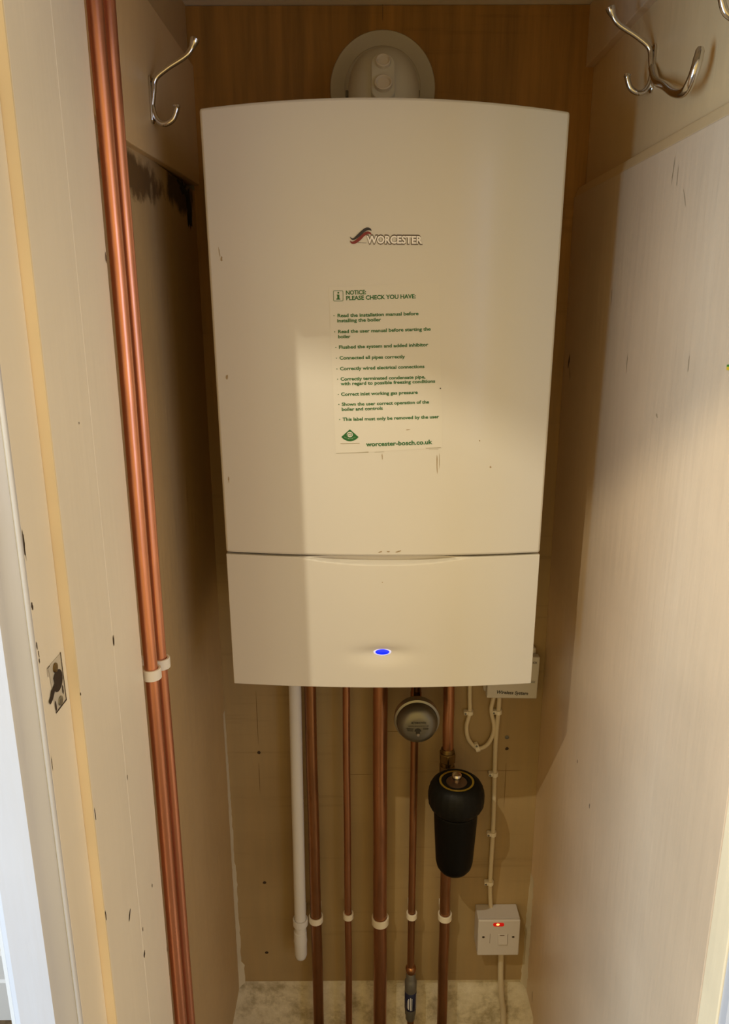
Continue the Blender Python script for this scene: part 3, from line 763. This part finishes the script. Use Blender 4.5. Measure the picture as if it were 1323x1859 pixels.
# isolating valve at the bottom of the gas pipe
iv = thing('isolating_valve', 'grey inline valve with dark blue wrap near the skirting', 'valve', (.0972, YP, -1.466))
mb = MB(); mb.lathe([(.0085, -1.466), (.0100, -1.463), (.0103, -1.4520), (.0118, -1.448), (.0122, -1.432), (.0122, -1.3885), (.0126, -1.386), (.0128, -1.365), (.0112, -1.360), (.0102, -1.357), (.0100, -1.345), (.0088, -1.342)], (.0972, YP, 0), 'Z', 32); obj('body', mb, M_STEELGREY, iv)
mb = MB(); mb.lathe([(.0123, -1.434), (.01265, -1.4335), (.01265, -1.3895), (.0123, -1.389)], (.0972, YP, 0), 'Z', 32)
TP = obj('wrap', mb, M_TAPE, iv)
mb = MB(); CY = lambda u, v, lift: (.0972+(.01265+lift)*math.sin(u), YP-(.01265+lift)*math.cos(u), v)
for u0, u1, z0, z1 in ((-.45, -.30, -1.428, -1.400), (-.12, .02, -1.430, -1.396), (.14, .22, -1.430, -1.399), (-.62, -.55, -1.426, -1.404), (1.0, 1.15, -1.432, -1.392)):
    add_strip(mb, [(u0, z1), (u1, z1)], [(u0, z0), (u1, z0)], CY, .0002)
obj('printed_marks', mb, M_WHITEINK, TP, smooth=False)
mb = MB(); mb.lathe([(.0082, -1.343), (.0105, -1.340), (.0112, -1.330), (.0092, -1.326), (.0078, -1.325)], (.0970, YP, 0), 'Z', 28); obj('olive', mb, M_COPPER_D, iv)

# ------------------------------------------------------------------ wireless receiver, cables, switch
rc = thing('wireless_receiver', 'white wireless receiver box half hidden behind the boiler corner', 'receiver', (.2815, 1.30, -.712))
mb = MB().box(.2300, .3262, 1.302, 1.3156, -.7080, -.6130); obj('back_plate', mb, M_RECEIVER, rc, bevel=.006, seg=4)
mb = MB().box(.2338, .3296, 1.2855, 1.3018, -.7110, -.6245); CV = obj('cover', mb, M_RECEIVER, rc, bevel=.0022, seg=3)
W_ = on_y(1.2855); mb = MB()
add_text(mb, 'Wireless System', (.2510, -.7008), (.3115, -.7026), .0068, W_, .02, .0004, .18)
obj('lettering', mb, M_BLACK, CV, smooth=False); mb = MB()
add_text(mb, 'ICK', (.3165, -.6375), (.3245, -.6378), .0040, W_, .02, .0004)
add_strip(mb, [(.312, -.6735), (.3235, -.6738)], [(.312, -.6742), (.3235, -.6745)], W_); add_strip(mb, [(.312, -.6765), (.3235, -.6768)], [(.312, -.6772), (.3235, -.6775)], W_)
obj('small_print', mb, M_BLACK, CV, smooth=False)
rc.rotation_euler = (0, math.radians(1.2), 0)
def cable(label, pts, r, y=1.3085):
    P = catmull([(p[0], p[2] if len(p) > 2 else y, p[1]) for p in pts], 6)
    mb = MB(); mb.tube(P, r, 16); tag(obj('cable', mb, M_CABLE), label, 'cable')
cable('thin white cable hanging in a U loop left of the long cable', [(.2045, -.54), (.2048, -.70), (.2065, -.7506), (.2011, -.783), (.2062, -.812), (.2240, -.8316), (.2420, -.8250), (.2530, -.8030), (.2545, -.780), (.2480, -.7500), (.2500, -.730), (.2560, -.700)], .0041)
cable('long straight white cable running from the receiver down to the switch', [(.2640, -.70), (.2621, -.7509), (.2597, -.8196), (.2603, -.8887), (.2618, -.96), (.2626, -1.0268), (.2617, -1.1471), (.2651, -1.2080)], .0045)
cable('thicker white cable running from the switch down past the board', [(.2905, -1.285, 1.300), (.2914, -1.3313, 1.305), (.2942, -1.3972, 1.307), (.2990, -1.45, 1.310), (.3066, -1.5163, 1.316), (.3060, -1.70, 1.316)], .0062)
def cable_clip(x, z, r, label, rot=0., side=-1):
    t = thing('cable_clip', label, 'cable clip', (x, 1.31, z))
    n = 12; mb = MB(); h = .0085
    outer = [((r+.0022)*math.cos(PI*k/n), (r+.0022)*math.sin(PI*k/n)) for k in range(n+1)]
    prof = [(r+.0022, -.006)] + outer + [(-r-.0022, -.006)]
    out = [(x+a, 1.3085-b_) for a, b_ in prof]
    mb.prism(out, z-h/2, z+h/2, 'XY')
    a_o = obj('saddle', mb, M_CLIP, t, bevel=.0008)
    mb = MB().box(x+side*(r+.0075), x+side*(r+.0005), 1.3035, YK-.0004, z-h*.42, z+h*.42); obj('nail_boss', mb, M_CLIP, t, bevel=.0012)
    mb = MB(); mb.lathe([(.0021, 1.3036), (.0021, 1.3026), (.0001, 1.3022)], (x+side*(r+.0045), 0, z), 'Y', 12); obj('nail', mb, M_ZINC, t)
    t.rotation_euler = (0, rot, 0)
cable_clip(.2066, -.7530, .0044, 'white cable clip on the left arm of the looped cable')
cable_clip(.2620, -.7520, .0048, 'white cable clip on the long cable just below the receiver')
cable_clip(.2245, -.8325, .0044, 'white cable clip at the bottom of the cable loop', math.radians(72), -1)
cable_clip(.2604, -.8900, .0048, 'white cable clip on the long cable level with the black filter cap')
cable_clip(.2625, -1.0290, .0048, 'white cable clip on the long cable beside the black filter canister')
cable_clip(.2618, -1.1480, .0048, 'white cable clip on the long cable nearest above the switch')
sw = thing('spur_switch', 'square white wall switch with glowing red light', 'switch', (.2765, 1.29, -1.295))
mb = MB().box(.2340, .3205, 1.2765, 1.3156, -1.2930, -1.2075); obj('back_box', mb, M_SWITCH, sw, bevel=.0015)
mb = MB().box(.2336, .3200, 1.2690, 1.2764, -1.2940, -1.2060); SF = obj('face_plate', mb, M_SWITCH, sw, bevel=.0022, seg=3)
mb = MB(); mb.prism(rrect(.2752, -1.2155, .0112, .0040, .0038), 1.2676, 1.2692, 'XZ'); obj('neon_lens', mb, M_NEON, SF)
mb = MB(); add_poly(mb, blob(.2736, -1.2145, .0036, .0027, 14, .15), on_y(1.2676), .0004); obj('neon_glow', mb, M_NEONHOT, SF, smooth=False)
mb = MB().box(.2752, .2948, 1.2655, 1.2692, -1.2640, -1.2400); bm = mb.bm
for v in bm.verts:
    if v.co.y < 1.267 and v.co.z > -1.25: v.co.y += .0028
obj('rocker', mb, M_SWITCH, SF, bevel=.0008)
mb = MB(); add_poly(mb, [(.2790, -1.2412), (.2880, -1.2412), (.2880, -1.2425), (.2790, -1.2425)], on_y(1.2678), .0006)
add_strip(mb, [(.2584, -1.2385), (.2591, -1.2385)], [(.2584, -1.2625), (.2591, -1.2625)], on_y(1.2690)); add_strip(mb, [(.2950, -1.2400), (.2957, -1.2400)], [(.2950, -1.2640), (.2957, -1.2640)], on_y(1.2690), .0003)
obj('switch_gaps', mb, mat_plain('gap_shadow_line', (120, 98, 72), .7), SF, smooth=False)
for x in (.2452, .3068):
    mb = MB(); mb.lathe([(.0028, 1.2692), (.0028, 1.2685), (.0001, 1.2684)], (x, 0, -1.2470), 'Y', 20)
    for v in mb.bm.verts: v.co.z = -1.2470+(v.co.z+1.2470)*.75
    obj('screw', mb, M_CHIP, SF)

# ------------------------------------------------------------------ coat hooks
def make_hook(label, wall_x, y, z, out, big=False):
    """out = +1 points to +X (left wall), -1 to -X (right wall)"""
    t = thing('coat_hook', label, 'coat hook', (wall_x, y, z-.045), 'chrome coat hooks on the painted rails')
    X = lambda o: wall_x+out*o
    mb = MB(); pr = rrect(y, z-.0215, .0058, .0275, .0055); mb.prism(pr, *sorted((X(.0001), X(.0028))), 'YZ'); obj('back_plate', mb, M_CHROME, t, bevel=.0009)
    P = catmull([(X(.001), y, z-.030), (X(.0045), y, z-.012), (X(.008), y, z+.002), (X(.024), y, z+.0140), (X(.047), y, z+.0270), (X(.056), y, z+.0375), (X(.0605), y, z+.0475)], 6)
    L = len(P); rad = [.0036-.0004*math.sin(PI*i/L) + (.0020*min(1, (i-L+8)/4) if i > L-8 else 0) for i in range(L)]; rad[-1] = .0022
    mb = MB(); mb.tube(P, rad, 16); obj('upper_prong', mb, M_CHROME, t)
    P = catmull([(X(.001), y, z-.016), (X(.003), y, z-.036), (X(.009), y, z-.0465), (X(.0175), y, z-.0485), (X(.0270), y, z-.0430), (X(.0320), y, z-.0320), (X(.0320), y, z-.0270)], 6)
    L = len(P); rad = [.0034 + (.0010 if i > L-6 else 0) for i in range(L)]; rad[-1] = .0025
    mb = MB(); mb.tube(P, rad, 16); obj('lower_prong', mb, M_CHROME, t)
    if big:
        P = catmull([(.3600, 1.034, .290), (.3560, 1.005, .268), (.3500, .958, .2500), (.3455, .915, .2320), (.3430, .880, .2245), (.3435, .862, .2370), (.3470, .860, .2600)], 7)
        L = len(P); mb = MB(); mb.tube(P, [.0050 if i < L-3 else .0046 for i in range(L-1)]+[.003], 16); obj('side_prong', mb, M_CHROME, t)
    for dz in (-.004, -.040):
        mb = MB(); mb.lathe([(.0024, .0), (.0022, .0012), (.0001, .0016)], (0, 0, 0), 'X', 12)
        for v in mb.bm.verts: v.co = Vector((X(.0028)+out*v.co.x, y+v.co.y, z+dz+v.co.z))
        obj('screw', mb, M_ZINC, t)
make_hook('chrome coat hook on the left rail', -.2620, 1.036, .278, 1)
make_hook('whole chrome coat hook with several prongs on the right rail', .3655, 1.045, .3135, -1, True)
make_hook('nearest chrome coat hook on the right rail, cut off by the picture edge', .3655, .790, .3105, -1)

# strike plate in the left frame
sp = thing('strike_plate', 'paint-spattered metal strike plate let into the left door frame', 'strike plate', (-.2585, .575, -.330))
SX = on_x(-.2585, 1)
def skew(pts): return pts
mb = MB(); add_poly(mb, [(.5620, -.2800), (.5870, -.2800), (.5880, -.3240), (.5660, -.3240)], SX, .0004); obj('plate', mb, mat_plain('painted_metal', (206, 198, 180), .35, .2), sp, smooth=False)
mb = MB(); add_strip(mb, [(.5870, -.2790), (.5885, -.2790)], [(.5878, -.3245), (.5893, -.3245)], SX, .0006); add_strip(mb, [(.5660, -.3235), (.5893, -.3235)], [(.5660, -.3250), (.5893, -.3250)], SX, .0006)
add_strip(mb, [(.5600, -.2800), (.5650, -.2800)], [(.5600, -.2806), (.5650, -.2806)], SX, .0006); add_strip(mb, [(.5595, -.280), (.5601, -.280)], [(.5595, -.288), (.5601, -.288)], SX, .0006)
add_poly(mb, blob(.5670, -.3185, .0014, .0048, 12, .25), SX, .0007); add_poly(mb, blob(.5840, -.312, .0013, .004, 12, .3), SX, .0007)
obj('exposed_edge', mb, M_CHIP, sp, smooth=False)
mb = MB(); add_poly(mb, [(.5550, -.3080), (.5590, -.3050), (.5610, -.3020), (.5645, -.3005), (.5690, -.2985)]+[(.5760+.0100*math.cos(a), -.2995+.0095*math.sin(a)) for a in [math.radians(140-20*k) for k in range(15)]]+[(.5680, -.3050), (.5620, -.3100), (.5570, -.3115)], SX, .0009)
obj('keeper_hole', mb, mat_plain('rust_hole', (48, 33, 20), .8), sp, smooth=False)
for z in (-.2865, -.3185):
    mb = MB(); mb.lathe([(.0042, 0), (.0040, .0010), (.0022, .0014), (.0001, .0010)], (0, 0, 0), 'X', 20)
    for v in mb.bm.verts: v.co = Vector((-.2580+v.co.x, (.5740 if z > -.3 else .5765)+v.co.y, z+v.co.z))
    obj('screw', mb, M_BRASS if z > -.3 else M_ZINC2, sp)

# scrap of sticker at the right edge of the picture
t = thing('torn_sticker', 'scrap of yellow and green sticker at the right edge of the wall', 'sticker', (.3475, .722, -.056))
mb = MB(); add_strip(mb, [(.700, -.0500), (.7245, -.0515)], [(.700, -.0545), (.7245, -.0545)], on_x(XR, -1), .0006); obj('yellow_scrap', mb, M_YELLOW, t, smooth=False)
mb = MB(); add_strip(mb, [(.700, -.0475), (.7245, -.0497)], [(.700, -.0500), (.7245, -.0515)], on_x(XR, -1), .0006); obj('green_scrap', mb, M_LGREEN, t, smooth=False)

# ------------------------------------------------------------------ hall pendant lamp (just behind the viewer, upper left)
lamp = thing('pendant_lamp', 'hall pendant lamp with opaque cone shade hanging outside the cupboard', 'lamp', (LAMP[0], LAMP[1], .51))
K = .788; HA = .737
mb = MB(); r_lo = .14; z_lo = LAMP[2]-.72*r_lo
rows = []
for r, z in ((.030, HA-.012), (r_lo, z_lo), (r_lo+.004, z_lo+.002), (.032, HA-.011)):
    rows.append([(LAMP[0]+r*math.cos(2*PI*k/64), LAMP[1]+r*math.sin(2*PI*k/64), z) for k in range(64)])
rows.append(rows[0]); mb.grid(rows, True); 
m_sh, nt_sh, b_sh = new_mat('lit_shade'); b_sh.inputs['Base Color'].default_value = (.5, .45, .36, 1); b_sh.inputs['Roughness'].default_value = .8
gmax = max(SHADE_GLOW) or 1e-9; b_sh.inputs['Emission Color'].default_value = (*[c/gmax for c in SHADE_GLOW], 1); b_sh.inputs['Emission Strength'].default_value = gmax
obj('shade', mb, m_sh, lamp)
mb = MB(); mb.tube([(LAMP[0], LAMP[1], HA-.02), (LAMP[0], LAMP[1], 1.0)], .004, 12); obj('flex', mb, M_CLIP, lamp)
mb = MB(); mb.lathe([(.0001, HA-.022), (.018, HA-.020), (.024, HA-.014), (.030, HA-.012), (.020, HA), (.0001, HA)], (LAMP[0], LAMP[1], 0), 'Z', 24); obj('lamp_holder', mb, M_CLIP, lamp)
pl = bpy.data.lights.new('lamp_bulb', 'POINT'); pl.energy = max(BULB) or 1e-9; pl.color = tuple(c/pl.energy for c in BULB); pl.shadow_soft_size = .005
po = bpy.data.objects.new('lamp_bulb', pl); COL.objects.link(po); po.location = (LAMP[0], LAMP[1], LAMP[2]+ZC)
